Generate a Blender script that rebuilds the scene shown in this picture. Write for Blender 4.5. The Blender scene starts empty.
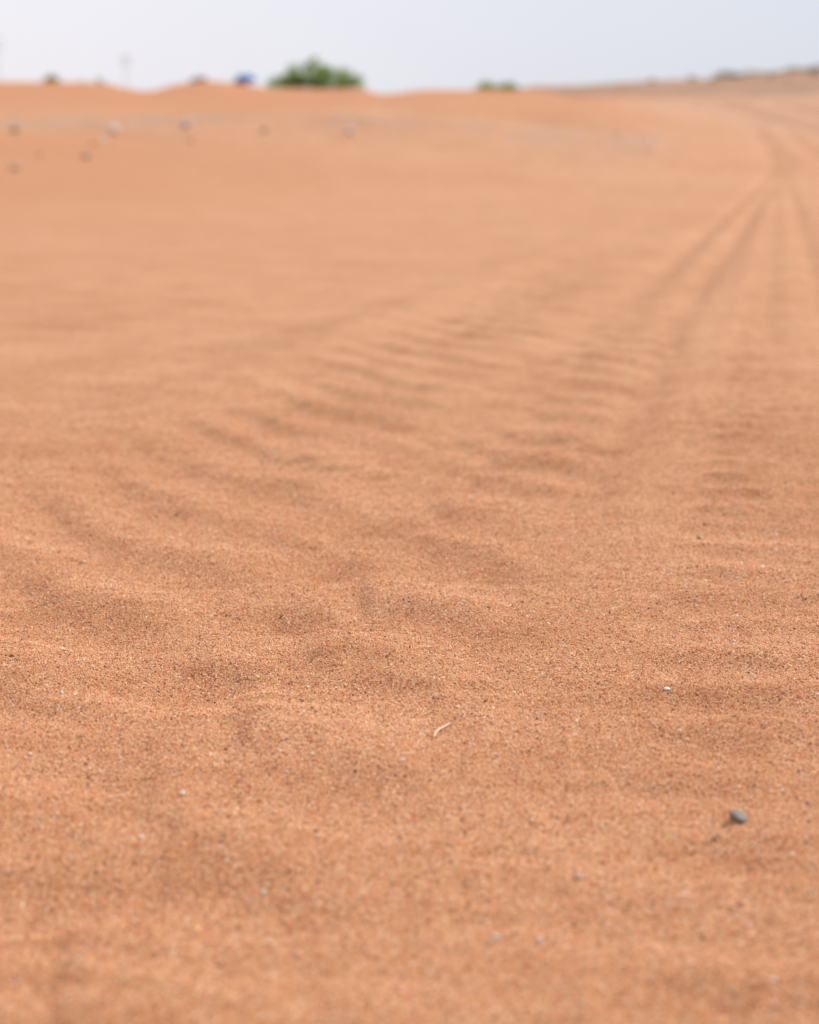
import bpy, bmesh, math, random
import numpy as np
from mathutils import Vector, Matrix, noise as mnoise

random.seed(11)
rng = np.random.default_rng(11)
scene = bpy.context.scene
COL = scene.collection

# ------------------------------------------------------------------ camera
H_CAM = 0.40            # eye height above the near sand, metres
F_PX = 1706.0           # 50 mm lens on a 24 mm wide frame, 819 px across
CX, CY = 409.5, 512.0
Y_HOR = 150.0           # where the level plane vanishes
PITCH = math.atan((CY - Y_HOR) / F_PX)
W_FRAME = 819.0

def ray(px, py):
    u = (px - CX) / F_PX
    v = (CY - py) / F_PX
    return (u, math.cos(PITCH) + v * math.sin(PITCH), -math.sin(PITCH) + v * math.cos(PITCH))

def on_plane(px, py):
    """where the photograph's spot lies on the flat near sand"""
    r = ray(px, py)
    t = -H_CAM / r[2]
    return r[0] * t, r[1] * t

def at_range(px, dist):
    """ground spot at a bearing and a distance"""
    a = math.atan((px - CX) / (F_PX * math.cos(PITCH) + (CY - 110.0) * math.sin(PITCH)))
    return math.sin(a) * dist, math.cos(a) * dist

cam_data = bpy.data.cameras.new('camera')
cam = bpy.data.objects.new('camera', cam_data)
COL.objects.link(cam)
cam.location = (0, 0, H_CAM)
cam.rotation_euler = (math.pi / 2 - PITCH, 0, 0)
cam_data.sensor_fit = 'HORIZONTAL'
cam_data.sensor_width = 24.0
cam_data.lens = 24.0 * F_PX / W_FRAME
cam_data.clip_start = 0.02
cam_data.clip_end = 20000
cam_data.dof.use_dof = True
cam_data.dof.focus_distance = 1.40
cam_data.dof.aperture_fstop = 4.4
cam_data.dof.aperture_blades = 0
scene.camera = cam

# ------------------------------------------------------------------ noise
def _hash(ix, iy, seed):
    h = (ix * 374761393 + iy * 668265263 + seed * 974634721) & 0xFFFFFFFF
    h = ((h ^ (h >> 13)) * 1274126177) & 0xFFFFFFFF
    h = (h ^ (h >> 16)) & 0xFFFFFFFF
    return h

def gnoise(x, y, seed=0):
    x0 = np.floor(x); y0 = np.floor(y)
    fx = x - x0; fy = y - y0
    ix = x0.astype(np.int64); iy = y0.astype(np.int64)
    def g(dx, dy):
        a = _hash(ix + dx, iy + dy, seed).astype(np.float64) * (2 * math.pi / 4294967296.0)
        return np.cos(a) * (fx - dx) + np.sin(a) * (fy - dy)
    sx = fx * fx * fx * (fx * (fx * 6 - 15) + 10)
    sy = fy * fy * fy * (fy * (fy * 6 - 15) + 10)
    a = g(0, 0); b = g(1, 0); c = g(0, 1); d = g(1, 1)
    return ((a + (b - a) * sx) * (1 - sy) + (c + (d - c) * sx) * sy) * 1.5

def fbm(x, y, seed=0, octs=3, gain=0.5):
    r = 0; amp = 1.0; f = 1.0
    for k in range(octs):
        r = r + amp * gnoise(x * f, y * f, seed + 17 * k)
        amp *= gain; f *= 2.03
    return r

def sstep(x, a, b):
    t = np.clip((x - a) / (b - a), 0, 1)
    return t * t * (3 - 2 * t)

def pchip(xk, yk, xq):
    xk = np.asarray(xk, float); yk = np.asarray(yk, float)
    h = np.diff(xk); d = np.diff(yk) / h
    m = np.zeros_like(yk)
    for i in range(1, len(xk) - 1):
        if d[i - 1] * d[i] > 0:
            w1 = 2 * h[i] + h[i - 1]; w2 = h[i] + 2 * h[i - 1]
            m[i] = (w1 + w2) / (w1 / d[i - 1] + w2 / d[i])
    m[0] = d[0]; m[-1] = d[-1]
    xc = np.clip(xq, xk[0], xk[-1])
    i = np.clip(np.searchsorted(xk, xc) - 1, 0, len(xk) - 2)
    t = (xc - xk[i]) / h[i]
    t2 = t * t; t3 = t2 * t
    r = (2*t3 - 3*t2 + 1) * yk[i] + (t3 - 2*t2 + t) * h[i] * m[i] + (-2*t3 + 3*t2) * yk[i+1] + (t3 - t2) * h[i] * m[i+1]
    return r + np.where(xq < xk[0], (xq - xk[0]) * m[0], 0) + np.where(xq > xk[-1], (xq - xk[-1]) * m[-1], 0)

# ------------------------------------------------------------------ terrain beyond the flat
# per bearing: (distance, apparent height of the sand there) -> real heights
CREST_R = 45.0
RIDGE_R = 160.0
rows = [9, 13, 17, 22, 26, 34, 45, 56, 75, 105, 160, 210, 400, 9000]
def zof(R, py):
    return H_CAM + R * (Y_HOR - py) / F_PX
def col(y13, y17, y22, y26, y34, crest, z56, z75, y105, ridge):
    z = [0.0, zof(13, y13), zof(17, y17), zof(22, y22), zof(26, y26), zof(34, y34), zof(45, crest + 2.5), z56, z75,
         zof(105, y105), zof(160, ridge)]
    return z + [z[-1] * 0.75, 1.2, 1.0]
flat = dict(z56=1.5, z75=1.2, y105=128, ridge=118)
cols = {
    -2500: col(198, 160, 122, 117, 104, 88, **flat),
    -700: col(198, 160, 121, 117, 104, 84, **flat),
    -200: col(198, 160, 120, 116, 103, 86, **flat),
    0:   col(199, 161, 121, 117, 102, 86, **flat),
    60:  col(199, 161, 121, 117, 102, 86, **flat),
    105: col(199, 161, 121, 117, 102, 88, **flat),
    146: col(199, 161, 121, 117, 103, 95, **flat),
    175: col(199, 161, 121, 117, 102, 87.5, **flat),
    206: col(199, 161, 121, 117, 101, 83.5, **flat),
    240: col(199, 161, 121, 117, 102, 86.5, **flat),
    280: col(199, 161, 121, 117, 103, 91, **flat),
    355: col(199, 162, 121, 117, 103, 91, **flat),
    386: col(199, 162, 122, 118, 105, 97, **flat),
    420: col(199, 163, 123, 119, 105, 93, **flat),
    470: col(199, 165, 125, 121, 105, 92.5, **flat),
    530: col(199, 167, 130, 126, 107, 94.5, z56=1.7, z75=1.7, y105=104, ridge=94),
    580: col(199, 169, 133, 129, 109, 99, z56=2.0, z75=2.4, y105=99, ridge=93),
    640: col(199, 171, 138, 133, 118, 108, z56=1.75, z75=2.45, y105=98, ridge=90),
    700: col(199, 173, 148, 140, 128, 116, z56=1.75, z75=2.5, y105=98, ridge=86.5),
    760: col(199, 174, 152, 144, 131, 118, z56=1.75, z75=2.5, y105=98, ridge=83.5),
    819: col(199, 174, 152, 144, 131, 118, z56=1.75, z75=2.5, y105=98, ridge=80),
    1000: col(199, 174, 152, 144, 131, 118, z56=1.75, z75=2.5, y105=97, ridge=77),
    2600: col(199, 174, 152, 144, 131, 118, z56=1.75, z75=2.5, y105=98, ridge=74),
}
_lr = np.linspace(math.log(rows[0]), math.log(rows[-1]), 700)
_pk = sorted(cols)
_tab = np.array([pchip(np.log(rows), cols[k], _lr) for k in _pk])        # bearing x range
_pq = np.linspace(-2500, 2600, 1400)
_big = np.stack([pchip(_pk, _tab[:, j], _pq) for j in range(len(_lr))], 1)

def terrain(R, px):
    a = np.clip((px + 2500) / 5100 * 1399, 0, 1398.999)
    b = np.clip((np.log(np.maximum(R, 9.0)) - _lr[0]) / (_lr[-1] - _lr[0]) * 699, 0, 698.999)
    i = a.astype(int); j = b.astype(int); fa = a - i; fb = b - j
    z = (_big[i, j] * (1-fa) * (1-fb) + _big[i+1, j] * fa * (1-fb) + _big[i, j+1] * (1-fa) * fb + _big[i+1, j+1] * fa * fb)
    return np.where(R < 9.0, 0.0, z)

# ------------------------------------------------------------------ tyre tracks (lines on the sand)
def line(picks, tail=None):
    pts = sorted([on_plane(*p)[::-1] for p in picks])
    if tail: pts += tail
    ys = [p[0] for p in pts]; xs = [p[1] for p in pts]
    return lambda y: pchip(ys, xs, y)
_tail = [(dd, at_range(p, dd)[0]) for p, dd in ((768, 27), (745, 36), (712, 48), (672, 68), (630, 105))]
A_picks = [(775, 186), (742, 205), (701, 236), (632, 295), (567, 348), (515, 390), (440, 465), (350, 560), (290, 615), (210, 683), (120, 767), (20, 880)]
B_picks = [(778, 186), (752, 215), (723, 257), (680, 321), (637, 402), (594, 471), (540, 556), (480, 660), (420, 770), (345, 900)]
C_picks = [(779.5, 186), (760, 225), (742, 290), (722, 370), (704, 440), (684, 520), (660, 610), (630, 720), (590, 870)]
E_picks = [(785, 186), (793, 205), (804, 240), (822, 300), (850, 390), (890, 500), (950, 680)]
xA = line(A_picks, [(a, b) for a, b in _tail])
xB = line(B_picks, [(a, b + 0.2) for a, b in _tail])
xC = line(C_picks, [(a, b + 0.45) for a, b in _tail])
xE = line(E_picks, [(a, b + 0.95) for a, b in _tail])

def bump1(t, w):
    return np.exp(-(t / w) ** 2)

PITCH_RIB = 0.185
def rib_wave(ph, sharp=0.35):
    f = np.ceil(ph) - ph
    s = np.where(f < 0.64, 0.5 - 0.5 * np.cos(math.pi * f / 0.64), 0.5 + 0.5 * np.cos(math.pi * (f - 0.64) / 0.36))
    return s ** (1 + 0.3 * sharp) - 0.45

def near_detail(x, y, R):
    fade = 1 - sstep(R, 19, 31)
    front = sstep(y, 0.15, 0.5)
    a = xA(y); b = xB(y); c = xC(y); e = xE(y)
    wx = x + 0.018 * gnoise(x * 7, y * 5, 5); wy = y + 0.014 * gnoise(x * 4, y * 4, 9) + 0.006 * gnoise(x * 13, y * 10, 10)
    w = np.maximum(b - a, 0.14)
    t = (wx - a) / w
    z = np.zeros_like(x)
    ampn = 0.95 + 0.3 * gnoise(x * 3.1, y * 1.7, 21)
    far_amp = 1 - 0.5 * sstep(y, 3.4, 7.0)
    nearcalm = sstep(y, 0.7, 1.3) * 0.4 + 0.6
    # left band: long oblique lug ridges running down towards the viewer's right
    u = (wx - a)
    m1 = (0.3 * sstep(u, -0.60, -0.48) + 0.7 * sstep(u, -0.52, -0.28)) * (1 - sstep(t, -0.6, 0.12))
    ph1 = (wy - 1.25 + 0.80 * u + 0.50 * np.minimum(u + 0.24, 0)) / PITCH_RIB - 0.15
    z += m1 * rib_wave(ph1) * 0.0118 * (1 - 0.35 * sstep(u, -0.35, -0.5)) * ampn * far_amp * nearcalm
    # the line of pressed hollows with a raised lip to the right of each
    ph0 = (wy - 1.25) / PITCH_RIB
    dots = 0.5 + 0.5 * np.cos(2 * math.pi * ph0)
    z -= 0.0135 * (1 - 0.35 * sstep(y, 2.8, 4.5)) * (bump1(t + 0.02, 0.30) * 0.42 * (0.45 + 0.55 * sstep(y, 1.4, 2.2)) + bump1(u + 0.015, 0.030 + 0.25 * w) * dots ** 2.6) * (0.85 + 0.5 * gnoise(x * 5, y * 4, 33)) * far_amp
    # middle band
    m2 = sstep(t, -0.1, 0.5) * (1 - sstep(t, 0.85, 1.15))
    ph2 = (wy - 1.25 + 0.75 * u - 1.6 * np.clip(0.07 - u, 0, 1)) / PITCH_RIB - 0.42
    z += m2 * rib_wave(ph2) * 0.0112 * ampn * far_amp * nearcalm
    # right edge of the middle band: short pressed bars, then a soft rut wall
    q0 = lambda yy: (wx - c) / np.maximum(e - c, 0.08)
    m3 = bump1(t - 1.02, 0.2)
    z += m3 * (rib_wave((wy - 1.25) / PITCH_RIB * 1.0 + 0.3, 0.8) * 0.009 * sstep(y, 1.7, 2.3) - 0.009 * sstep(y, 1.5, 2.2)) * far_amp
    z += 0.0105 * sstep(t, 0.92, 1.3) * sstep(y, 1.5, 2.2) * (0.75 + 0.5 * gnoise(x * 3, y * 3, 45)) * (1 - 0.5 * sstep(q0(y), 0.3, 1.0))
    # pressed lane left of the ribs, outer shoulder
    z += 0.013 * bump1(u + 0.52, 0.10) * (0.7 + 0.6 * gnoise(x * 2, y * 1.5, 41))
    # right band: close cross bars
    wr = np.maximum(e - c, 0.08)
    q = (wx - c) / wr
    m4 = sstep(q, -0.02, 0.10) * (1 - sstep(q, 1.2, 1.5))
    amp4 = 0.75 + 0.4 * gnoise(x * 4.2, y * 2.6, 51) + 0.35 * bump1(q - 0.2, 0.18)
    z += m4 * rib_wave((y + 0.30 * (wy - y) + 0.004 * gnoise(x * 14, y * 9, 57) + 0.05 * u - 0.2) / (PITCH_RIB * 0.5), 0.7) * 0.0074 * amp4 * (1 - 0.6 * sstep(y, 3, 6)) * nearcalm
    # lengthways streaks of the right-hand wheels
    for qq, ww, am in ((0.0, 0.07, 0.007), (0.36, 0.06, -0.006), (0.62, 0.06, 0.005), (1.0, 0.09, -0.013), (1.45, 0.1, 0.008)):
        z += 0.9 * am * bump1(q - qq, ww * 1.3) * sstep(y, 1.8, 6.0) * (1 + 0.8 * sstep(y, 6, 14))
    for qq, ww, am in ((0.0, 0.34, -0.014), (1.0, 0.28, -0.011), (0.5, 0.3, 0.006)):
        z += 1.1 * am * bump1(t - qq, ww) * sstep(y, 3.0, 7.0) * (1 + 0.9 * sstep(y, 5, 12))
    # loose wind-smoothed mounds, stronger on the left and close by
    left = 1 - sstep(t, -0.2, 1.2)
    z += 0.0062 * gnoise(x * 4.0 + 3, y * 6.2, 61) * (0.35 + 0.65 * left) * (1 - 0.5 * sstep(y, 2.5, 5))
    z += 0.0040 * gnoise(x * 8, y * 12, 63) * (0.45 + 0.55 * left)
    # small wind ripples left of the track
    lr = 1 - sstep(u, -0.62, -0.45)
    z += 0.0030 * lr * np.sin(2 * math.pi * (y + 0.30 * x + 0.045 * gnoise(x * 3, y * 2, 71)) / 0.105) * (1 - sstep(y, 4, 7)) * (0.6 + 0.9 * gnoise(x * 2.2, y * 1.6, 73))
    # fine crisp-crested wind ripples in patches
    wv = y + 0.16 * x + 0.035 * gnoise(x * 4.5, y * 5, 91)
    fr = wv / 0.052; fr = np.ceil(fr) - fr
    rp_ = np.where(fr < 0.7, fr / 0.7, (1 - fr) / 0.3)
    z += 0.0034 * rp_ * np.clip(gnoise(x * 3.3, y * 4.2, 93) + 0.15, 0, 0.8) * (1 - sstep(y, 3.5, 6))
    z += 0.0022 * (0.3 - np.abs(gnoise(x * 6.5 + 7, y * 15, 95)))
    z += 0.0018 * gnoise(x * 30, y * 27, 81) + 0.0010 * gnoise(x * 63, y * 58, 83)
    return z * fade * front

def height(x, y):
    R = np.hypot(x, y)
    az = np.arctan2(x, y)
    az_c = np.clip(az, -0.95, 0.95)
    px = CX + np.tan(az_c) * (F_PX * math.cos(PITCH) + (CY - 110.0) * math.sin(PITCH))
    z = terrain(R, px)
    back = sstep(np.abs(az), 0.95, 1.5)
    z = z * (1 - 0.8 * back)
    z = z + sstep(R, 12, 26) * (0.10 * fbm(x / 5.0, y / 5.0, 101, 3) + 0.03 * gnoise(x / 1.1, y / 1.1, 107)) * (1 - 0.55 * sstep(R, 36, 45) * (1 - sstep(R, 50, 60)))
    z = z + sstep(R, 90, 150) * 0.28 * fbm(x / 14.0, y / 14.0, 111, 3)
    z = z + sstep(R, 300, 900) * 2.5 * fbm(x / 300.0, y / 300.0, 113, 3)
    m = (R < 31)
    bx, by = at_range(585, 30.0)
    z = z + 0.22 * np.exp(-(((x - bx) / 4.2) ** 2 + ((y - by) / 3.0) ** 2) ** 2)
    mf = (R > 14) & (R < 110) & (az > -0.05) & (az < 0.9)
    if mf.any():
        xf = x[mf]; yf = y[mf]; g = np.zeros_like(xf)
        uf = xf - xA(yf)
        for off, ww, dp in ((0.0, 0.16, 0.06), (0.55, 0.18, 0.06), (1.3, 0.30, 0.15), (2.3, 0.45, -0.06), (3.1, 0.40, 0.20), (4.9, 0.5, 0.18), (6.6, 0.5, 0.15)):
            g -= dp * bump1(uf - off - 0.15 * gnoise(yf / 6, uf * 0, int(off * 10)), ww)
        d = np.zeros_like(x); d[mf] = g * sstep(R[mf], 14, 24)
        z = z + d
    if m.any():
        d = np.zeros_like(x)
        d[m] = near_detail(x[m], y[m], R[m])
        z = z + d
    return z

def hz(x, y):
    return float(height(np.array([float(x)]), np.array([float(y)]))[0])

# ------------------------------------------------------------------ helpers
def tag(o, label=None, cat=None, group=None, kind=None):
    if label: o['label'] = label
    if cat: o['category'] = cat
    if group: o['group'] = group
    if kind: o['kind'] = kind
    return o

def mesh_obj(name, verts, faces, mat, parent=None, smooth=True):
    me = bpy.data.meshes.new(name)
    me.from_pydata(verts, [], faces)
    me.update()
    if smooth:
        me.polygons.foreach_set('use_smooth', [True] * len(me.polygons))
    if mat: me.materials.append(mat)
    o = bpy.data.objects.new(name, me)
    COL.objects.link(o)
    if parent: o.parent = parent
    return o

def np_mesh(name, V, F, mat, smooth=True):
    """V (n,3), F (m,k) with constant k"""
    me = bpy.data.meshes.new(name)
    k = F.shape[1]
    me.vertices.add(len(V)); me.vertices.foreach_set('co', V.astype(np.float32).ravel())
    me.loops.add(F.size); me.loops.foreach_set('vertex_index', F.astype(np.int32).ravel())
    me.polygons.add(len(F)); me.polygons.foreach_set('loop_start', np.arange(0, F.size, k, dtype=np.int32))
    me.update(calc_edges=True)
    if smooth:
        me.polygons.foreach_set('use_smooth', np.ones(len(F), bool))
    me.materials.append(mat)
    o = bpy.data.objects.new(name, me)
    COL.objects.link(o)
    return o

def empty(name, loc):
    o = bpy.data.objects.new(name, None); COL.objects.link(o)
    o.location = loc; o.empty_display_size = 0.05
    return o

class NT:
    def __init__(self, name):
        self.m = bpy.data.materials.new(name); self.m.use_nodes = True
        self.t = self.m.node_tree; self.t.nodes.clear()
        self.out = self.n('ShaderNodeOutputMaterial')
        self.b = self.n('ShaderNodeBsdfPrincipled')
        self.l(self.b.outputs[0], self.out.inputs[0])
    def n(self, typ, **kw):
        nd = self.t.nodes.new(typ)
        for k, v in kw.items(): setattr(nd, k, v)
        return nd
    def l(self, a, b): self.t.links.new(a, b)
    def ramp(self, fac, stops, interp='LINEAR'):
        r = self.n('ShaderNodeValToRGB'); cr = r.color_ramp; cr.interpolation = interp
        while len(cr.elements) < len(stops): cr.elements.new(0.5)
        for e, (p, c) in zip(cr.elements, stops):
            e.position = p; e.color = (*c, 1)
        self.l(fac, r.inputs[0]); return r.outputs[0]
    def mix(self, fac, a, b, mode='MIX'):
        m = self.n('ShaderNodeMix', data_type='RGBA', blend_type=mode)
        for s, i in ((fac, 0), (a, 6), (b, 7)):
            if isinstance(s, (int, float)): m.inputs[i].default_value = s
            elif isinstance(s, tuple): m.inputs[i].default_value = (*s, 1)
            else: self.l(s, m.inputs[i])
        return m.outputs[2]
    def noise(self, vec, scale, detail=2, rough=0.5):
        n = self.n('ShaderNodeTexNoise'); n.inputs['Scale'].default_value = scale
        n.inputs['Detail'].default_value = detail; n.inputs['Roughness'].default_value = rough
        if vec is not None: self.l(vec, n.inputs['Vector'])
        return n.outputs['Fac']
    def math(self, op, a, b=None, clamp=False):
        m = self.n('ShaderNodeMath', operation=op); m.use_clamp = clamp
        for s, i in ((a, 0), (b, 1)):
            if s is None: continue
            if isinstance(s, (int, float)): m.inputs[i].default_value = s
            else: self.l(s, m.inputs[i])
        return m.outputs[0]
    def attr(self, name):
        a = self.n('ShaderNodeAttribute'); a.attribute_name = name; return a.outputs['Fac']

GRAIN_STOPS = [(0.0, (0.10, 0.060, 0.042)), (0.05, (0.21, 0.090, 0.050)), (0.12, (0.40, 0.140, 0.062)), (0.22, (0.50, 0.195, 0.088)), (0.36, (0.56, 0.265, 0.125)),
               (0.60, (0.60, 0.305, 0.155)), (0.78, (0.63, 0.370, 0.190)), (0.90, (0.66, 0.385, 0.240)), (0.965, (0.68, 0.46, 0.32)), (0.99, (0.72, 0.57, 0.44)), (1.0, (0.78, 0.70, 0.60))]

def sand_material():
    k = NT('desert_sand')
    tc = k.n('ShaderNodeTexCoord').outputs['Object']
    v = k.n('ShaderNodeTexVoronoi'); v.inputs['Scale'].default_value = 860; k.l(tc, v.inputs['Vector'])
    sep = k.n('ShaderNodeSeparateColor'); k.l(v.outputs['Color'], sep.inputs[0])
    grain = k.ramp(sep.outputs[0], GRAIN_STOPS)
    n1 = k.noise(tc, 55, 3, 0.6)
    n2 = k.noise(tc, 3.2, 3, 0.55)
    n3 = k.noise(tc, 0.35, 2, 0.5)
    c = k.mix(1.0, grain, k.ramp(n1, [(0.3, (0.90, 0.88, 0.86)), (0.7, (1.08, 1.09, 1.10))]), 'MULTIPLY')
    c = k.mix(1.0, c, k.ramp(n2, [(0.32, (0.94, 0.91, 0.88)), (0.68, (1.05, 1.07, 1.10))]), 'MULTIPLY')
    c = k.mix(1.0, c, k.ramp(n3, [(0.35, (0.97, 0.95, 0.93)), (0.65, (1.03, 1.05, 1.06))]), 'MULTIPLY')
    mp = k.n('ShaderNodeMapping'); mp.inputs['Scale'].default_value = (4.5, 12.0, 4.5); mp.inputs['Rotation'].default_value = (0, 0, 0.25); k.l(tc, mp.inputs['Vector'])
    c = k.mix(1.0, c, k.ramp(k.noise(mp.outputs[0], 1.0, 5, 0.62), [(0.34, (0.92, 0.88, 0.85)), (0.50, (1, 1, 1)), (0.68, (1.03, 1.05, 1.08))]), 'MULTIPLY')
    c = k.mix(1.0, c, (0.868, 0.858, 0.825), 'MULTIPLY')
    gravel_shade = k.math('MULTIPLY', k.attr('gravel'), k.ramp(k.noise(tc, 1.6, 4, 0.65), [(0.35, (0, 0, 0)), (0.62, (1, 1, 1))]), True)  # gravel patches, plus the shade painted along the bank foot
    c = k.mix(k.math('MULTIPLY', gravel_shade, 0.85), c, (0.375, 0.235, 0.165))
    c = k.mix(k.attr('dune'), c, k.mix(0.75, grain, (0.415, 0.175, 0.078)))  # orange dune sand, plus slope shading painted on the left bank
    c = k.mix(k.attr('road'), c, k.mix(0.8, grain, (0.44, 0.245, 0.150)))
    c = k.mix(k.attr('ridge'), c, k.ramp(k.noise(tc, 0.25, 4, 0.6), [(0.35, (0.26, 0.15, 0.092)), (0.65, (0.38, 0.215, 0.13))]))
    k.l(c, k.b.inputs['Base Color'])
    k.b.inputs['Roughness'].default_value = 0.92
    k.b.inputs['Specular IOR Level'].default_value = 0.25
    b1 = k.n('ShaderNodeBump'); b1.inputs['Strength'].default_value = 0.75; b1.inputs['Distance'].default_value = 0.0007
    k.l(k.math('SUBTRACT', 1.0, v.outputs['Distance']), b1.inputs['Height'])
    b2 = k.n('ShaderNodeBump'); b2.inputs['Strength'].default_value = 0.6; b2.inputs['Distance'].default_value = 0.0025
    k.l(k.noise(tc, 130, 4, 0.6), b2.inputs['Height']); k.l(b2.outputs[0], b1.inputs['Normal'])
    k.l(b1.outputs[0], k.b.inputs['Normal'])
    return k.m

def grain_material():
    k = NT('sand_grain')
    g = k.n('ShaderNodeNewGeometry')
    c = k.ramp(g.outputs['Random Per Island'], GRAIN_STOPS)
    tc = k.n('ShaderNodeTexCoord').outputs['Object']
    c = k.mix(1.0, c, k.ramp(k.noise(tc, 3.2, 3, 0.55), [(0.32, (0.94, 0.91, 0.88)), (0.68, (1.05, 1.07, 1.10))]), 'MULTIPLY')
    mp = k.n('ShaderNodeMapping'); mp.inputs['Scale'].default_value = (4.5, 12.0, 4.5); mp.inputs['Rotation'].default_value = (0, 0, 0.25); k.l(tc, mp.inputs['Vector'])
    c = k.mix(1.0, c, k.ramp(k.noise(mp.outputs[0], 1.0, 5, 0.62), [(0.34, (0.92, 0.88, 0.85)), (0.50, (1, 1, 1)), (0.68, (1.03, 1.05, 1.08))]), 'MULTIPLY')
    c = k.mix(1.0, c, (1.17, 1.16, 1.125), 'MULTIPLY')
    k.l(c, k.b.inputs['Base Color'])
    k.b.inputs['Roughness'].default_value = 0.7
    k.b.inputs['Specular IOR Level'].default_value = 0.3
    return k.m

def stone_material(name, c0, c1, scale, rough=0.85):
    k = NT(name)
    tc = k.n('ShaderNodeTexCoord').outputs['Object']
    c = k.ramp(k.noise(tc, scale, 5, 0.65), [(0.3, c0), (0.7, c1)])
    sp = k.ramp(k.noise(tc, scale * 7, 2), [(0.35, (0.78, 0.78, 0.78)), (0.55, (1, 1, 1)), (0.72, (1.15, 1.13, 1.1))])
    k.l(k.mix(1.0, c, sp, 'MULTIPLY'), k.b.inputs['Base Color'])
    k.b.inputs['Roughness'].default_value = rough
    bp = k.n('ShaderNodeBump'); bp.inputs['Strength'].default_value = 0.5; bp.inputs['Distance'].default_value = 0.25 / scale
    k.l(k.noise(tc, scale * 4, 4, 0.6), bp.inputs['Height']); k.l(bp.outputs[0], k.b.inputs['Normal'])
    return k.m

def leaf_material(name, stops, rough=0.6):
    k = NT(name)
    g = k.n('ShaderNodeNewGeometry')
    k.l(k.ramp(g.outputs['Random Per Island'], stops), k.b.inputs['Base Color'])
    k.b.inputs['Roughness'].default_value = rough
    k.b.inputs['Specular IOR Level'].default_value = 0.3
    tr = k.n('ShaderNodeBsdfTranslucent'); k.l(k.ramp(g.outputs['Random Per Island'], stops), tr.inputs[0])
    mx = k.n('ShaderNodeMixShader'); mx.inputs[0].default_value = 0.48
    k.l(k.b.outputs[0], mx.inputs[1]); k.l(tr.outputs[0], mx.inputs[2]); k.l(mx.outputs[0], k.out.inputs[0])
    return k.m

def plain_material(name, c0, c1, scale=8.0, rough=0.8, metal=0.0):
    k = NT(name)
    tc = k.n('ShaderNodeTexCoord').outputs['Object']
    k.l(k.ramp(k.noise(tc, scale, 4, 0.6), [(0.3, c0), (0.7, c1)]), k.b.inputs['Base Color'])
    k.b.inputs['Roughness'].default_value = rough
    k.b.inputs['Metallic'].default_value = metal
    return k.m

M_SAND = sand_material()
M_GRAIN = grain_material()
M_DARK = stone_material('dark_grey_stone', (0.19, 0.17, 0.15), (0.29, 0.265, 0.24), 220)
M_BLACK = stone_material('blackish_stone', (0.13, 0.11, 0.10), (0.21, 0.18, 0.165), 400)
M_PALE = stone_material('pale_quartz', (0.62, 0.50, 0.38), (0.76, 0.66, 0.54), 300)
M_PINK = stone_material('pinkish_quartz', (0.62, 0.42, 0.34), (0.72, 0.56, 0.48), 300)
M_WHITE = stone_material('white_quartz', (0.72, 0.68, 0.63), (0.80, 0.77, 0.73), 300, 0.6)
M_GREY = stone_material('grey_rock', (0.48, 0.325, 0.235), (0.58, 0.425, 0.335), 14)
M_BLUE = stone_material('bluish_grey_rock', (0.52, 0.44, 0.42), (0.62, 0.54, 0.53), 14)
M_BROWN = stone_material('brown_rock', (0.42, 0.225, 0.13), (0.50, 0.29, 0.18), 14)
M_LIGHT = stone_material('light_rock', (0.72, 0.63, 0.55), (0.82, 0.75, 0.68), 14)

# ------------------------------------------------------------------ the ground: one sheet, finer near the viewer's spot
az_d = np.radians(np.arange(-46, 46.001, 0.17))
az_s = np.radians(np.arange(48.5, 312.0, 2.5))
AZ = np.concatenate([az_d, az_s]); nA = len(AZ)
def geo(a, b, r):
    n = max(2, int(math.ceil(math.log(b / a) / math.log(r))))
    return list(np.exp(np.linspace(math.log(a), math.log(b), n, endpoint=False)))
RR = np.array(geo(0.03, 0.5, 1.03) + geo(0.5, 11, 1.0036) + geo(11, 220, 1.0095) + geo(220, 9000, 1.05) + [9000.0]); nR = len(RR)
Rg, Ag = np.meshgrid(RR, AZ, indexing='ij')
X = (Rg * np.sin(Ag)).ravel(); Y = (Rg * np.cos(Ag)).ravel()
Z = height(X, Y)
V = np.stack([X, Y, Z], 1)
V = np.vstack([V, [[0, 0, 0]]])
i, j = np.meshgrid(np.arange(nR - 1), np.arange(nA), indexing='ij')
j2 = (j + 1) % nA
F = np.stack([i * nA + j, (i + 1) * nA + j, (i + 1) * nA + j2, i * nA + j2], -1).reshape(-1, 4)[:, ::-1]
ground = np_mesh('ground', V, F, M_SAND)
tag(ground, kind='structure')
# the small disc under the viewer
bmg = bmesh.new(); bmg.from_mesh(ground.data); bmg.verts.ensure_lookup_table()
cv = bmg.verts[len(V) - 1]
for jj in range(nA):
    bmg.faces.new((bmg.verts[jj], bmg.verts[(jj + 1) % nA], cv)).smooth = True
bmg.normal_update(); bmg.to_mesh(ground.data); bmg.free()

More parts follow.
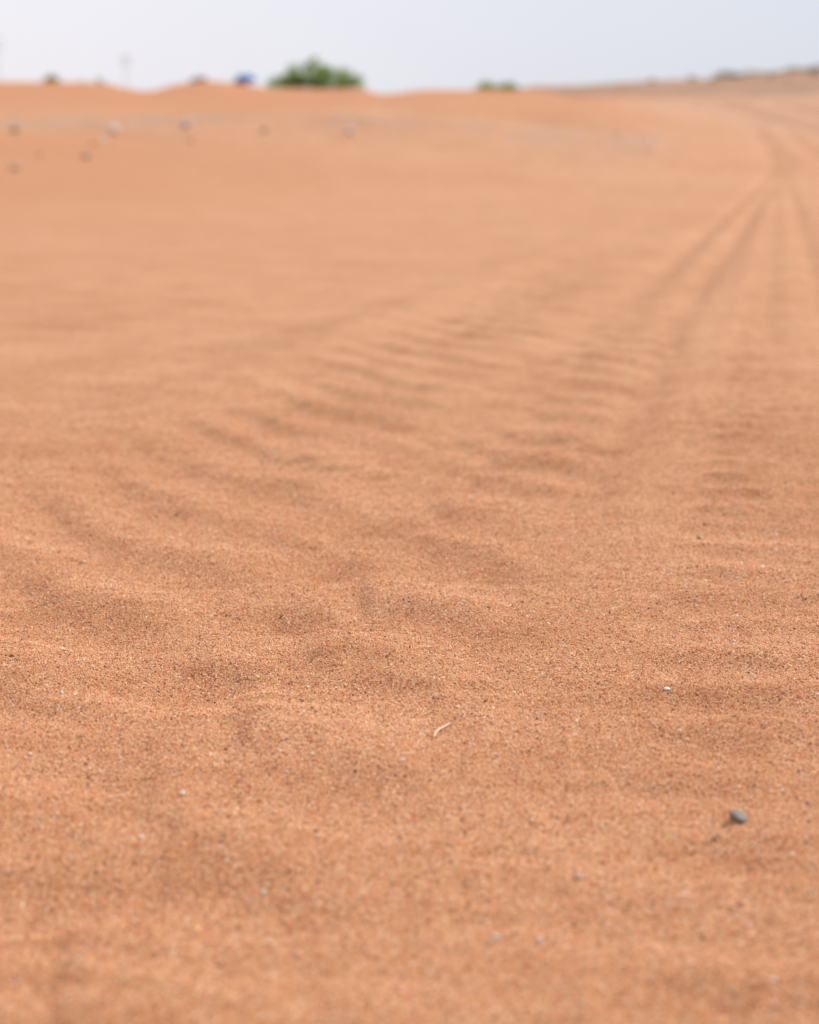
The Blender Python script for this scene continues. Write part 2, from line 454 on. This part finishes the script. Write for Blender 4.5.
Rv = np.hypot(V[:, 0], V[:, 1]); azv = np.arctan2(V[:, 0], V[:, 1])
pxv = CX + np.tan(np.clip(azv, -0.95, 0.95)) * (F_PX * math.cos(PITCH) + (CY - 110.0) * math.sin(PITCH))
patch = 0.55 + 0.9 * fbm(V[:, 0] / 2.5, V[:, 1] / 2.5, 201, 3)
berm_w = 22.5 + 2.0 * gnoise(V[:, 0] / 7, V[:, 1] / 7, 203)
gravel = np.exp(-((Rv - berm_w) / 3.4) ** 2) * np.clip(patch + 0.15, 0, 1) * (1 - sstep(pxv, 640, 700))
gravel = np.maximum(gravel, 1.3 * np.exp(-((Rv - 21.5) / 2.6) ** 2) * sstep(pxv, 470, 540) * (1 - sstep(pxv, 625, 690)))  # shade at the bank foot right of centre, painted in the gravel colour
dune = sstep(Rv, 26, 31) * (1 - sstep(pxv, 590, 660)) * (1 - sstep(Rv, 58, 80)) * 0.9
dune = np.maximum(dune, 0.75 * sstep(Rv, 8, 15) * (1 - sstep(Rv, 19, 21)) * (1 - sstep(pxv, 60, 420)))  # left bank slope painted darker to give it shading
xa = xA(np.clip(V[:, 1], 0.3, 100))
road = (0.85 + 0.4 * gnoise((V[:, 0] - xA(np.clip(V[:, 1], 0.3, 100))) * 1.1, V[:, 1] / 40, 211)) * sstep(Rv, 22, 40) * sstep(pxv, 590, 680) * (1 - sstep(Rv, 84, 102))
ridge = sstep(Rv, 84, 102) * sstep(pxv, 480, 560)
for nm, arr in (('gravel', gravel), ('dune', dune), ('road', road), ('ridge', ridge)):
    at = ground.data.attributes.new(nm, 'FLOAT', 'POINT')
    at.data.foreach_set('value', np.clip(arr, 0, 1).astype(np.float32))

# ------------------------------------------------------------------ loose grains on the sand close by
def build_grains():
    half = math.radians(33)
    r0, r1 = 0.55, 3.9
    m = int(half * (r1 * r1 - r0 * r0) * 540000)
    r = np.sqrt(rng.uniform(r0 * r0, r1 * r1, m)); a = rng.uniform(-half, half, m)
    keep = rng.uniform(0, 1, m) < np.clip((half - np.abs(a)) / math.radians(6), 0, 1) * sstep(r, 0.55, 0.8) * (1 - sstep(r, 1.25, 3.7)) ** 1.6
    P = np.stack([r * np.sin(a), r * np.cos(a)], 1)[keep]; m = len(P)
    z = height(P[:, 0], P[:, 1])
    rad = 0.00056 * np.exp(rng.normal(0, 0.28, m))
    big = rng.uniform(0, 1, m) < 0.0025
    rad[big] *= rng.uniform(1.5, 2.3, big.sum())
    k = 5
    ph = rng.uniform(0, 2 * math.pi, (m, 1)) + np.arange(k)[None, :] * 2 * math.pi / k + rng.uniform(-0.35, 0.35, (m, k))
    rr = rad[:, None] * rng.uniform(0.75, 1.2, (m, k))
    asp = rng.uniform(0.7, 1.0, (m, 1))
    th = rng.uniform(0, math.pi, (m, 1))
    lx = rr * np.cos(ph); ly = rr * np.sin(ph) * asp
    vx = lx * np.cos(th) - ly * np.sin(th); vy = lx * np.sin(th) + ly * np.cos(th)
    V = np.empty((m, 2 * k + 1, 3))
    V[:, :k, 0] = P[:, 0:1] + vx * 0.8; V[:, :k, 1] = P[:, 1:2] + vy * 0.8; V[:, :k, 2] = (z - 0.0004)[:, None]
    hgt = rad * rng.uniform(0.8, 1.5, m)
    V[:, k:2*k, 0] = P[:, 0:1] + vx; V[:, k:2*k, 1] = P[:, 1:2] + vy; V[:, k:2*k, 2] = (z + 0.35 * hgt)[:, None] + rad[:, None] * rng.uniform(-0.15, 0.2, (m, k))
    V[:, 2*k, 0] = P[:, 0] + rad * rng.uniform(-0.3, 0.3, m); V[:, 2*k, 1] = P[:, 1] + rad * rng.uniform(-0.3, 0.3, m); V[:, 2*k, 2] = z + hgt
    base = (np.arange(m) * (2 * k + 1))[:, None]
    tris = []
    for q in range(k):
        q2 = (q + 1) % k
        tris += [[q, q2, k + q2], [q, k + q2, k + q], [k + q, k + q2, 2 * k]]
    T = np.array(tris)
    F = (base[:, :, None] + T[None, :, :]).reshape(-1, 3)
    o = np_mesh('sand_grains', V.reshape(-1, 3), F, M_GRAIN, smooth=True)
    tag(o, 'coarse mixed sand grains lying loose on the orange sand', 'sand', kind='stuff')
    return m
N_GRAINS = build_grains()

def on_ground(px, py, lo=10.0, hi=60.0):
    """first spot of the real terrain that the bearing meets"""
    r = Vector(ray(px, py)); k = math.hypot(r.x, r.y)
    D = np.linspace(lo, hi, 1600)
    xs = r.x / k * D; ys = r.y / k * D; zl = H_CAM + r.z / k * D
    hh = height(xs, ys)
    w = np.nonzero(zl <= hh)[0]
    q = w[0] if len(w) else len(D) - 1
    return xs[q], ys[q], D[q]
# ------------------------------------------------------------------ stones
def stone_geo(seed, sx, sy, sz, sub=3, rough=0.18, cuts=5, facets=()):
    r = random.Random(seed)
    bm = bmesh.new()
    bmesh.ops.create_icosphere(bm, subdivisions=sub, radius=1.0)
    off = Vector((r.uniform(-50, 50), r.uniform(-50, 50), r.uniform(-50, 50)))
    planes = []
    for _ in range(cuts):
        n = Vector((r.gauss(0, 1), r.gauss(0, 1), r.gauss(0, 1))).normalized()
        planes.append((n, r.uniform(0.62, 0.85)))
    planes += [(Vector(n).normalized(), d) for n, d in facets]
    for v in bm.verts:
        p = v.co.copy()
        for n, d in planes:
            ex = p.dot(n) - d
            if ex > 0: p -= n * ex * 0.85
        p *= 1 + rough * mnoise.noise(p * 1.3 + off) + rough * 0.5 * mnoise.noise(p * 3.1 + off)
        v.co = Vector((p.x * sx, p.y * sy, p.z * sz))
    bm.normal_update()
    vs = [tuple(v.co) for v in bm.verts]; fs = [[v.index for v in f.verts] for f in bm.faces]
    bm.free()
    return vs, fs

def stone(name, x, y, size, mat, label, cat, group=None, seed=1, flat=0.75, sink=0.25, rot=None, sub=3, long=1.0, **kw):
    vs, fs = stone_geo(seed, size / 2 * long, size / 2, size / 2 * flat, sub, **kw)
    o = mesh_obj(name, vs, fs, mat)
    zmin = min(v[2] for v in vs)
    o.location = (x, y, hz(x, y) - zmin * (1 - 2 * sink))
    o.rotation_euler = (0, 0, rot if rot is not None else random.uniform(0, 6.28))
    return tag(o, label, cat, group)

PEB = 'small pebbles on the near sand'
near = [
    # px, py(base), width px, material, label
    ('pebble', 737, 822.5, 18, M_DARK, 'dark grey rounded pebble with a dark shadow, largest on the near sand', 3, 0.85, 1.05),
    ('pebble', 714, 841, 5.5, M_BLACK, 'tiny blackish pebble just below the large dark grey pebble', 4, 0.8, 1.0),
    ('pebble', 667, 690.5, 6.8, M_WHITE, 'bright white chip on the sand above the dark grey pebble', 5, 0.5, 1.35),
    ('pebble', 182, 796, 6.5, M_PALE, 'cream pebble with a brown shadow on the left near sand', 6, 0.9, 1.1),
    ('pebble', 578, 880, 7.5, M_PINK, 'upright pale pinkish pebble on the sand below the straw piece', 7, 1.2, 0.8),
    ('pebble', 141, 840, 7, M_PALE, 'blurred cream pebble below and left of the shadowed cream pebble', 8, 0.9, 1.0),
    ('pebble', 264, 895, 6.5, M_PALE, 'blurred pale pebble on the bottom sand left of centre', 9, 0.9, 1.0),
    ('pebble', 540, 942, 7, M_PINK, 'blurred pinkish white pebble near the bottom, right one of two', 10, 0.9, 1.0),
    ('pebble', 497, 938, 6, M_PALE, 'blurred pale pebble near the bottom, left one of two', 11, 0.8, 1.0),
    ('pebble', 773, 982, 6, M_PALE, 'blurred pale pebble in the bottom right corner', 12, 0.8, 1.0),
    ('pebble', 62, 694, 4.5, M_PALE, 'cream speck of a pebble on the left sand above the hump', 13, 0.8, 1.1),
    ('pebble', 403, 761, 5, M_PINK, 'pale flat pebble chip left of and below the straw piece', 14, 0.5, 1.4),
    ('pebble', 77, 662, 3.4, M_PALE, 'pale pebble speck highest of those on the left sand', 15, 0.9, 1.0),
    ('pebble', 699, 539, 4.2, M_BLACK, 'tiny dark pebble on the ribbed right hand track', 16, 0.8, 1.0),
    ('pebble', 734, 642, 3.4, M_PALE, 'small pale pebble above and right of the bright white chip', 17, 0.7, 1.2),
    ('pebble', 30, 756, 4.2, M_PALE, 'pale pebble at the left edge beside the sand hump', 18, 0.8, 1.0),
]
for nm, px, py, w, mat, lab, sd, fl, lg in near:
    x, y, _ = on_ground(px, py, 0.5, 4.0)
    dist = math.hypot(math.hypot(x, y), H_CAM)
    kw = dict(facets=(((0.5, -0.45, 0.8), 0.62), ((-0.6, -0.6, -0.5), 0.30), ((-0.9, -0.1, 0.15), 0.72)), cuts=2, rough=0.13) if px == 737 else {}
    stone(nm, x, y, w * dist / F_PX / (0.5 + 0.5 * lg), mat, lab, 'pebble', PEB, seed=sd, flat=fl, sink=0.18, rot=0.0 if px == 737 else (0.4 * (sd % 5) - 0.8 if lg < 1.2 else 0.1), long=lg, **kw)

# the bit of dry straw
def straw():
    p0 = Vector(on_ground(433.5, 739, 0.5, 4)[:2]); p1 = Vector(on_ground(449.5, 726, 0.5, 4)[:2])
    k = NT('dry_straw')
    tc = k.n('ShaderNodeTexCoord').outputs['Object']
    k.l(k.ramp(k.noise(tc, 500, 3), [(0.3, (0.56, 0.38, 0.24)), (0.7, (0.65, 0.49, 0.34))]), k.b.inputs['Base Color'])
    k.b.inputs['Roughness'].default_value = 0.55
    n = 14; m = 7
    c = (p0 + p1) / 2
    d = (p1 - p0); side = Vector((-d.y, d.x)).normalized()
    vs = []; fs = []
    z0 = hz(c.x, c.y)
    for a in range(n):
        t = a / (n - 1)
        q = p0 + d * t + side * (0.0016 * math.sin(math.pi * t))
        r = 0.00112 * (0.45 + 0.55 * math.sin(math.pi * min(1, 0.12 + 0.8 * t)))
        zz = hz(q.x, q.y) - z0 + 0.0012 + 0.0022 * math.sin(math.pi * t)
        tg = d.normalized()
        nn = Vector((-tg.y, tg.x))
        for b in range(m):
            an = 2 * math.pi * b / m
            vs.append((q.x - c.x + nn.x * math.cos(an) * r, q.y - c.y + nn.y * math.cos(an) * r, zz + math.sin(an) * r * 0.75))
    for a in range(n - 1):
        for b in range(m):
            fs.append([a*m + b, a*m + (b+1) % m, (a+1)*m + (b+1) % m, (a+1)*m + b])
    fs.append(list(range(m))[::-1]); fs.append([(n-1)*m + b for b in range(m)])
    o = mesh_obj('straw_piece', vs, fs, k.m)
    o.location = (c.x, c.y, z0)
    tag(o, 'short curved cream straw piece lying on the orange sand', 'straw')
straw()

# ------------------------------------------------------------------ stones on the far bank
bank = [
    (15, 132, 10, M_GREY, 'blurred dark grey stone at the left edge of the sand bank', 31),
    (113, 133, 11, M_LIGHT, 'pale whitish stone on the sand bank, brightest there', 32),
    (104, 142, 6, M_LIGHT, 'smaller pale stone just below the brightest whitish stone', 33),
    (93, 146, 5, M_BROWN, 'small brown stone between the pale and the grey stones', 34),
    (86, 158, 9, M_GREY, 'grey stone below the pale stones on the sand bank', 35),
    (15, 170, 9, M_GREY, 'grey stone lowest on the slope at the left edge', 36),
    (186, 128, 10, M_BLUE, 'bluish grey stone on the gravelly top of the bank', 37),
    (190, 142, 6, M_BROWN, 'small brownish stone below the bluish grey stone', 38),
    (265, 132, 9, M_GREY, 'grey brown stone on the bank below the blue bundle', 39),
    (350, 134, 8, M_BLUE, 'faint greyish stone on the bank below the big green bush', 40),
    (40, 156, 5, M_BROWN, 'small faint brown stone between the left edge grey stones', 43),
]
for px, py, w, mat, lab, sd in bank:
    x, y, D = on_ground(px, py)
    stone('stone', x, y, w * D / F_PX, mat, lab, 'stone', 'stones on the far sand bank', seed=sd, flat=0.85, sink=0.15)

def gravel_cover():
    protos = [stone_geo(900 + q, 1, 1, 0.7, 1, 0.2, 3) for q in range(5)]
    vs = []; fs = []
    n = 0
    while n < 900:
        px = random.uniform(-250, 690); D = random.gauss(22.5, 2.6)
        if D < 14 or D > 30: continue
        x, y = at_range(px, D)
        if 0.5 + 0.9 * float(fbm(np.array([x / 2.5]), np.array([y / 2.5]), 201, 3)[0]) < random.uniform(0.1, 1.0): continue
        s = 0.010 * math.exp(min(0.8, random.gauss(0, 0.5))); a = random.uniform(0, 6.28); ca, sa = math.cos(a), math.sin(a)
        z = hz(x, y)
        pv, pf = random.choice(protos)
        b = len(vs)
        vs += [(x + s * (vx * ca - vy * sa), y + s * (vx * sa + vy * ca), z + s * (vz + 0.25)) for vx, vy, vz in pv]
        fs += [[q + b for q in f] for f in pf]
        n += 1
    o = mesh_obj('gravel', vs, fs, M_GREY)
    tag(o, 'scattered grey gravel along the top of the sand bank', 'gravel', kind='stuff')
gravel_cover()

# ------------------------------------------------------------------ shrubs
M_LEAF = leaf_material('bush_leaf', [(0.0, (0.12, 0.20, 0.04)), (0.4, (0.22, 0.36, 0.075)), (0.8, (0.32, 0.46, 0.12)), (1.0, (0.44, 0.52, 0.19))])
M_LEAF2 = leaf_material('dull_leaf', [(0.0, (0.12, 0.14, 0.06)), (0.5, (0.20, 0.23, 0.10)), (1.0, (0.30, 0.31, 0.16))])
M_LEAFY = leaf_material('yellowish_leaf', [(0.0, (0.16, 0.17, 0.03)), (0.5, (0.30, 0.29, 0.06)), (1.0, (0.42, 0.38, 0.10))])
M_DEAD = leaf_material('dead_twig', [(0.0, (0.06, 0.045, 0.045)), (0.5, (0.11, 0.08, 0.08)), (1.0, (0.17, 0.12, 0.11))])
M_SCRUB = leaf_material('scrub_leaf', [(0.0, (0.18, 0.15, 0.085)), (0.5, (0.30, 0.25, 0.15)), (1.0, (0.40, 0.33, 0.21))])
M_WOOD = plain_material('shrub_wood', (0.10, 0.07, 0.05), (0.18, 0.13, 0.09), 12)

def tube(vs, fs, p, q, r0, r1, m=5):
    d = (q - p).normalized()
    a = d.orthogonal().normalized(); b = d.cross(a)
    s = len(vs)
    for c, r in ((p, r0), (q, r1)):
        for k in range(m):
            an = 2 * math.pi * k / m
            vs.append(tuple(c + a * math.cos(an) * r + b * math.sin(an) * r))
    for k in range(m):
        fs.append([s + k, s + (k + 1) % m, s + m + (k + 1) % m, s + m + k])

def bush(name, loc, lobes, nleaf, leaf, mleaf, label, cat, group=None, seed=0, stem_r=0.018):
    """lobes: (x, y, z, rx, ry, rz). Leaves sit in clumps at twig ends through each lobe."""
    r = random.Random(seed)
    root = empty(name, loc); tag(root, label, cat, group)
    vs, fs, lv, lf = [], [], [], []
    tot = sum(l[3] * l[4] * l[5] for l in lobes)
    for (cx, cy, cz, rx, ry, rz) in lobes:
        nl = int(nleaf * rx * ry * rz / tot)
        nc = max(5, nl // 38)
        clumps = []
        for _ in range(nc):
            while True:
                d = Vector((r.uniform(-1, 1), r.uniform(-1, 1), r.uniform(-1, 1)))
                if 0.25 < d.length < 1.0: break
            d *= r.uniform(0.85, 1.15)
            c = Vector((cx + d.x * rx, cy + d.y * ry, max(0.03, cz + d.z * rz)))
            clumps.append(c)
        base = Vector((cx * 0.35, cy * 0.35, -0.06))
        for c in clumps[:max(5, nc // 3)]:
            mid = base.lerp(c, 0.5) + Vector((r.uniform(-.1, .1) * rx, r.uniform(-.1, .1) * ry, 0.06 * rz))
            tube(vs, fs, base, mid, stem_r, stem_r * 0.6); tube(vs, fs, mid, c, stem_r * 0.6, stem_r * 0.2)
        for q in range(nl):
            c = clumps[q % nc]
            sg = 0.16 * min(rx, rz)
            p = c + Vector((r.gauss(0, sg), r.gauss(0, sg), r.gauss(0, sg)))
            if p.z < 0: p.z = r.uniform(0, 0.05)
            ax = Vector((r.gauss(0.5, 1), r.gauss(-0.3, 1), r.gauss(0.4, 0.8))).normalized()
            sd = ax.orthogonal().normalized()
            sd = Matrix.Rotation(r.uniform(0, 6.28), 3, ax) @ sd
            L = leaf * r.uniform(0.6, 1.35); Wd = L * 0.22
            s = len(lv)
            lv += [tuple(p), tuple(p + ax * L * .5 + sd * Wd), tuple(p + ax * L), tuple(p + ax * L * .5 - sd * Wd)]
            lf.append([s, s + 1, s + 2, s + 3])
    mesh_obj('stems', vs, fs, M_WOOD, root)
    mesh_obj('foliage', lv, lf, mleaf, root, smooth=False)
    return root

def ground_at(px, D):
    x, y = at_range(px, D)
    return x, y, hz(x, y)
SC = 46.0 / F_PX        # metres per pixel at the dune crest
def place(px, D, dz=0.0):
    x, y, z = ground_at(px, D)
    return (x, y, z + dz)

k = SC
big = bush('green_bush', place(318, 46.0, -0.05),
     [(-4*k, 0, 13*k, 14*k, 18*k, 13*k), (-36*k, 0.1, 7*k, 13*k, 16*k, 9*k), (-27*k, 0.1, 10*k, 11*k, 16*k, 11*k), (31*k, -0.1, 8*k, 13*k, 16*k, 10*k), (-18*k, .2, 12*k, 11*k, 16*k, 11*k),
      (14*k, -.2, 9*k, 14*k, 18*k, 11*k), (-4*k, 0, 23*k, 9*k, 9*k, 7*k), (-25*k, 0, 16*k, 7*k, 9*k, 6*k), (28*k, 0, 16*k, 7*k, 8*k, 5*k), (41*k, 0, 5*k, 7*k, 8*k, 5*k), (9*k, 0, 18*k, 6*k, 8*k, 5*k)],
     10500, 0.055, M_LEAF, 'large leafy green bush on the sand crest, biggest plant in view', 'bush', seed=3)
big.scale = (1.0, 1.0, 1.14)
bush('green_bush', place(496, 46.5, -0.03),
     [(-12*k, 0, 5*k, 10*k, 12*k, 8*k), (10*k, 0, 5*k, 12*k, 12*k, 7*k), (0, 0, 3*k, 18*k, 12*k, 5*k)],
     6500, 0.045, M_LEAF, 'low small green bush on the crest right of the big bush', 'bush', seed=5)
bush('grass_tuft', place(53, 46.5, -0.03), [(0, 0, 5*k, 6*k, 6*k, 6*k)], 1100, 0.07, M_LEAFY,
     'tiny yellowish green tuft on the crest at the far left', 'tuft', seed=7, stem_r=0.008)
bush('grass_tuft', place(92, 46.5, -0.03), [(-7*k, 0, 4*k, 10*k, 8*k, 4.5*k), (9*k, 0, 4.5*k, 9*k, 8*k, 4.5*k)], 1300, 0.06, M_LEAF2,
     'low wide greyish green tuft on the crest before the notch', 'tuft', seed=8, stem_r=0.008)
bush('dead_shrub', place(203, 46.0, -0.03), [(0, 0, 4*k, 7*k, 7*k, 5*k), (-10*k, 0, 2*k, 6*k, 6*k, 3*k)], 700, 0.07, M_DEAD,
     'small dark purplish dead shrub on top of the sand mound', 'shrub', seed=9, stem_r=0.01)

# scrub on the far ridge: one shrub, then copies
rp = RIDGE_R / F_PX
first = bush('scrub_bush', (0, 0, 0), [(0, 0, 0.35, 0.7, 0.6, 0.42), (0.45, 0.1, 0.25, 0.45, 0.45, 0.3)], 1500, 0.10, M_SCRUB, 'x', 'scrub bush', seed=12, stem_r=0.02)
GR = 'scrub bushes along the far ridge'
LAB = 'tiny dark scrub bush on the far brown ridge'
spots = []
rs = random.Random(5)
for px, s in ((566, .6), (583, .5), (598, .7), (612, .6), (629, .8), (646, .7), (661, .8), (672, .6), (684, 1.25), (697, .8), (708, .7), (719, 1.3), (726, 1.5), (735, 1.2), (748, 1.1),
              (757, .8), (771, .9), (783, 1.2), (790, 1.3), (797, .9), (808, 1.1), (815, 1.5), (840, 1.2), (870, 1.0), (900, 1.3)):
    spots.append((px, RIDGE_R - 6 + rs.uniform(-3, 5), s))
for px, D, s in ((735, 140, 1.0), (770, 133, 0.8), (800, 142, 1.0), (690, 138, 0.9), (650, 142, 0.7), (712, 130, 0.7), (786, 126, 0.7), (812, 134, 0.9), (760, 146, .8)):
    spots.append((px, D, s))
for q, (px, D, s) in enumerate(spots):
    s *= 0.78
    if q == 0: o = first
    else:
        o = first.copy(); COL.objects.link(o)
        for ch in first.children:
            c = ch.copy(); COL.objects.link(c); c.parent = o
    x, y, z = ground_at(px, D)
    o.location = (x, y, z - 0.03); o.rotation_euler = (0, 0, rs.uniform(0, 6.28)); o.scale = (s * rs.uniform(.9, 1.3), s, s * rs.uniform(.45, .75))
    tag(o, LAB, 'scrub bush', GR)

# ------------------------------------------------------------------ blue bundle behind the crest
def bundle():
    D = 50.0; kk = D / F_PX
    x, y, z = ground_at(245, D)
    zline = hz(*at_range(245, CREST_R))
    # the crest hides what is below the line of sight over it
    zvis = H_CAM + (zline - H_CAM) * D / CREST_R
    root = empty('tarp_bundle', (x, y, z))
    tag(root, 'small bright blue tarp bundle with dark red base peeking over the sand crest', 'bundle')
    M_T = plain_material('blue_tarp', (0.025, 0.13, 0.40), (0.06, 0.22, 0.56), 6, 0.5)
    M_R = plain_material('dark_red_sack', (0.14, 0.03, 0.03), (0.22, 0.06, 0.05), 8, 0.9)
    htop = zvis - z + 11.5 * kk; hmid = zvis - z + 4.5 * kk
    bm = bmesh.new(); bmesh.ops.create_icosphere(bm, subdivisions=4, radius=1)
    for v in bm.verts:
        p = v.co
        s = 1 + 0.12 * mnoise.noise(p * 2.2) + 0.05 * mnoise.noise(p * 6)
        zz = hmid + (htop - hmid) * max(-0.15, p.z) * s
        fl = 1.0 + (0.10 if p.z < 0 else 0)
        zz = hmid + (zz - hmid) * (0.75 + 0.45 * abs(p.x))
        bx_ = math.copysign(abs(p.x) ** 0.65, p.x); by_ = math.copysign(abs(p.y) ** 0.65, p.y)
        v.co = Vector((bx_ * 9.5 * kk * s * fl + 1.0 * kk, by_ * 9 * kk * s * fl, zz))
    bm.normal_update(); vs = [tuple(v.co) for v in bm.verts]; fs = [[v.index for v in f.verts] for f in bm.faces]; bm.free()
    mesh_obj('tarp', vs, fs, M_T, root)
    bm = bmesh.new(); bmesh.ops.create_icosphere(bm, subdivisions=4, radius=1)
    for v in bm.verts:
        p = v.co
        s = 1 + 0.10 * mnoise.noise(p * 2.0 + Vector((7, 0, 0)))
        px_ = math.copysign(abs(p.x) ** 0.6, p.x); py_ = math.copysign(abs(p.y) ** 0.6, p.y); pz_ = math.copysign(abs(p.z) ** 0.5, p.z)
        v.co = Vector((px_ * 9 * kk * s - 5.0 * kk, py_ * 7.5 * kk * s, (pz_ * 0.5 + 0.5) * hmid * 1.03 - 0.02))
    bm.normal_update(); vs = [tuple(v.co) for v in bm.verts]; fs = [[v.index for v in f.verts] for f in bm.faces]; bm.free()
    mesh_obj('base', vs, fs, M_R, root)
bundle()

# ------------------------------------------------------------------ far poles
def pole(px, top_py, head, label, D=140.0):
    x, y, z = ground_at(px, D)
    M_P = plain_material('weathered_pole', (0.52, 0.51, 0.52), (0.64, 0.63, 0.64), 5)
    top = H_CAM + D * (Y_HOR - top_py) / F_PX - z
    root = empty('utility_pole', (x, y, z)); tag(root, label, 'utility pole', 'far poles behind the dunes')
    vs, fs = [], []
    tube(vs, fs, Vector((0, 0, -0.2)), Vector((0, 0, top)), 0.08, 0.05, 10)
    fs.append([10 + q for q in range(10)])
    mesh_obj('shaft', vs, fs, M_P, root)
    for dz, hw in head:
        vs, fs = [], []
        tube(vs, fs, Vector((-hw, 0.1, top - dz)), Vector((hw, 0.1, top - dz)), 0.05, 0.05, 6)
        arm = mesh_obj('crossarm', vs, fs, M_P, root)
        for sx in (-1, 0, 1):
            v2, f2 = [], []
            px0 = Vector((sx * hw * 0.9, 0.1, top - dz + 0.04))
            tube(v2, f2, px0, px0 + Vector((0, 0, 0.14)), 0.06, 0.045, 8); f2.append([8 + q for q in range(8)])
            mesh_obj('insulator', v2, f2, M_P, arm)
pole(0, 46, ((0.2, 0.45), (0.9, 0.45)), 'faint grey utility pole at the left edge, taller of the two')
pole(127, 62, ((0.15, 0.38), (0.55, 0.38)), 'faint grey utility pole above the notch in the crest, shorter')

# ------------------------------------------------------------------ light
SUN_EL, SUN_AZ = 45.0, 58.0            # bearing clockwise from straight ahead
sd = bpy.data.lights.new('sun', 'SUN'); sd.energy = 3.0; sd.angle = math.radians(1.2); sd.color = (1.0, 0.955, 0.89)
sun = bpy.data.objects.new('sun', sd); COL.objects.link(sun)
dirv = Vector((math.sin(math.radians(SUN_AZ)) * math.cos(math.radians(SUN_EL)), math.cos(math.radians(SUN_AZ)) * math.cos(math.radians(SUN_EL)), math.sin(math.radians(SUN_EL))))
sun.rotation_euler = dirv.to_track_quat('Z', 'Y').to_euler()
sun.location = dirv * 50

world = bpy.data.worlds.new('World'); scene.world = world; world.use_nodes = True
wt = world.node_tree; wt.nodes.clear()
wo = wt.nodes.new('ShaderNodeOutputWorld'); bg = wt.nodes.new('ShaderNodeBackground')
sky = wt.nodes.new('ShaderNodeTexSky'); sky.sky_type = 'NISHITA'; sky.sun_disc = False
sky.sun_elevation = math.radians(SUN_EL); sky.sun_rotation = math.radians(SUN_AZ)
sky.air_density = 1.0; sky.dust_density = 4.0; sky.ozone_density = 1.5; sky.altitude = 300
tcw = wt.nodes.new('ShaderNodeTexCoord')
# thin milky cloud veil over the sky, thicker towards the left
sepw = wt.nodes.new('ShaderNodeSeparateXYZ'); wt.links.new(tcw.outputs['Generated'], sepw.inputs[0])
nz = wt.nodes.new('ShaderNodeTexNoise'); nz.inputs['Scale'].default_value = 2.2; nz.inputs['Detail'].default_value = 5
wt.links.new(tcw.outputs['Generated'], nz.inputs['Vector'])
mr = wt.nodes.new('ShaderNodeMapRange'); mr.inputs[1].default_value = -0.30; mr.inputs[2].default_value = 0.30
mr.inputs[3].default_value = 1.0; mr.inputs[4].default_value = 0.0
wt.links.new(sepw.outputs[0], mr.inputs[0])
veil = wt.nodes.new('ShaderNodeMix'); veil.data_type = 'RGBA'
veil.inputs[6].default_value = (5.7, 6.02, 6.9, 1); veil.inputs[7].default_value = (8.3, 8.02, 8.45, 1)
wt.links.new(mr.outputs[0], veil.inputs[0])
mixw = wt.nodes.new('ShaderNodeMix'); mixw.data_type = 'RGBA'
mw = wt.nodes.new('ShaderNodeMapRange'); mw.inputs[1].default_value = 0.3; mw.inputs[2].default_value = 0.7; mw.inputs[3].default_value = 0.80; mw.inputs[4].default_value = 0.95
wt.links.new(nz.outputs['Fac'], mw.inputs[0]); wt.links.new(mw.outputs[0], mixw.inputs[0])
wt.links.new(sky.outputs[0], mixw.inputs[6]); wt.links.new(veil.outputs[2], mixw.inputs[7])
wt.links.new(mixw.outputs[2], bg.inputs[0]); bg.inputs[1].default_value = 0.1
wt.links.new(bg.outputs[0], wo.inputs[0])

scene.view_settings.view_transform = 'Standard'; scene.view_settings.look = 'None'
scene.view_settings.exposure = 0.33; scene.view_settings.gamma = 1.0
scene.view_settings.use_curve_mapping = False
scene.render.engine = 'CYCLES'
scene.cycles.max_bounces = 4; scene.cycles.diffuse_bounces = 3
scene.cycles.use_denoising = True
scene.cycles.sample_clamp_indirect = 10
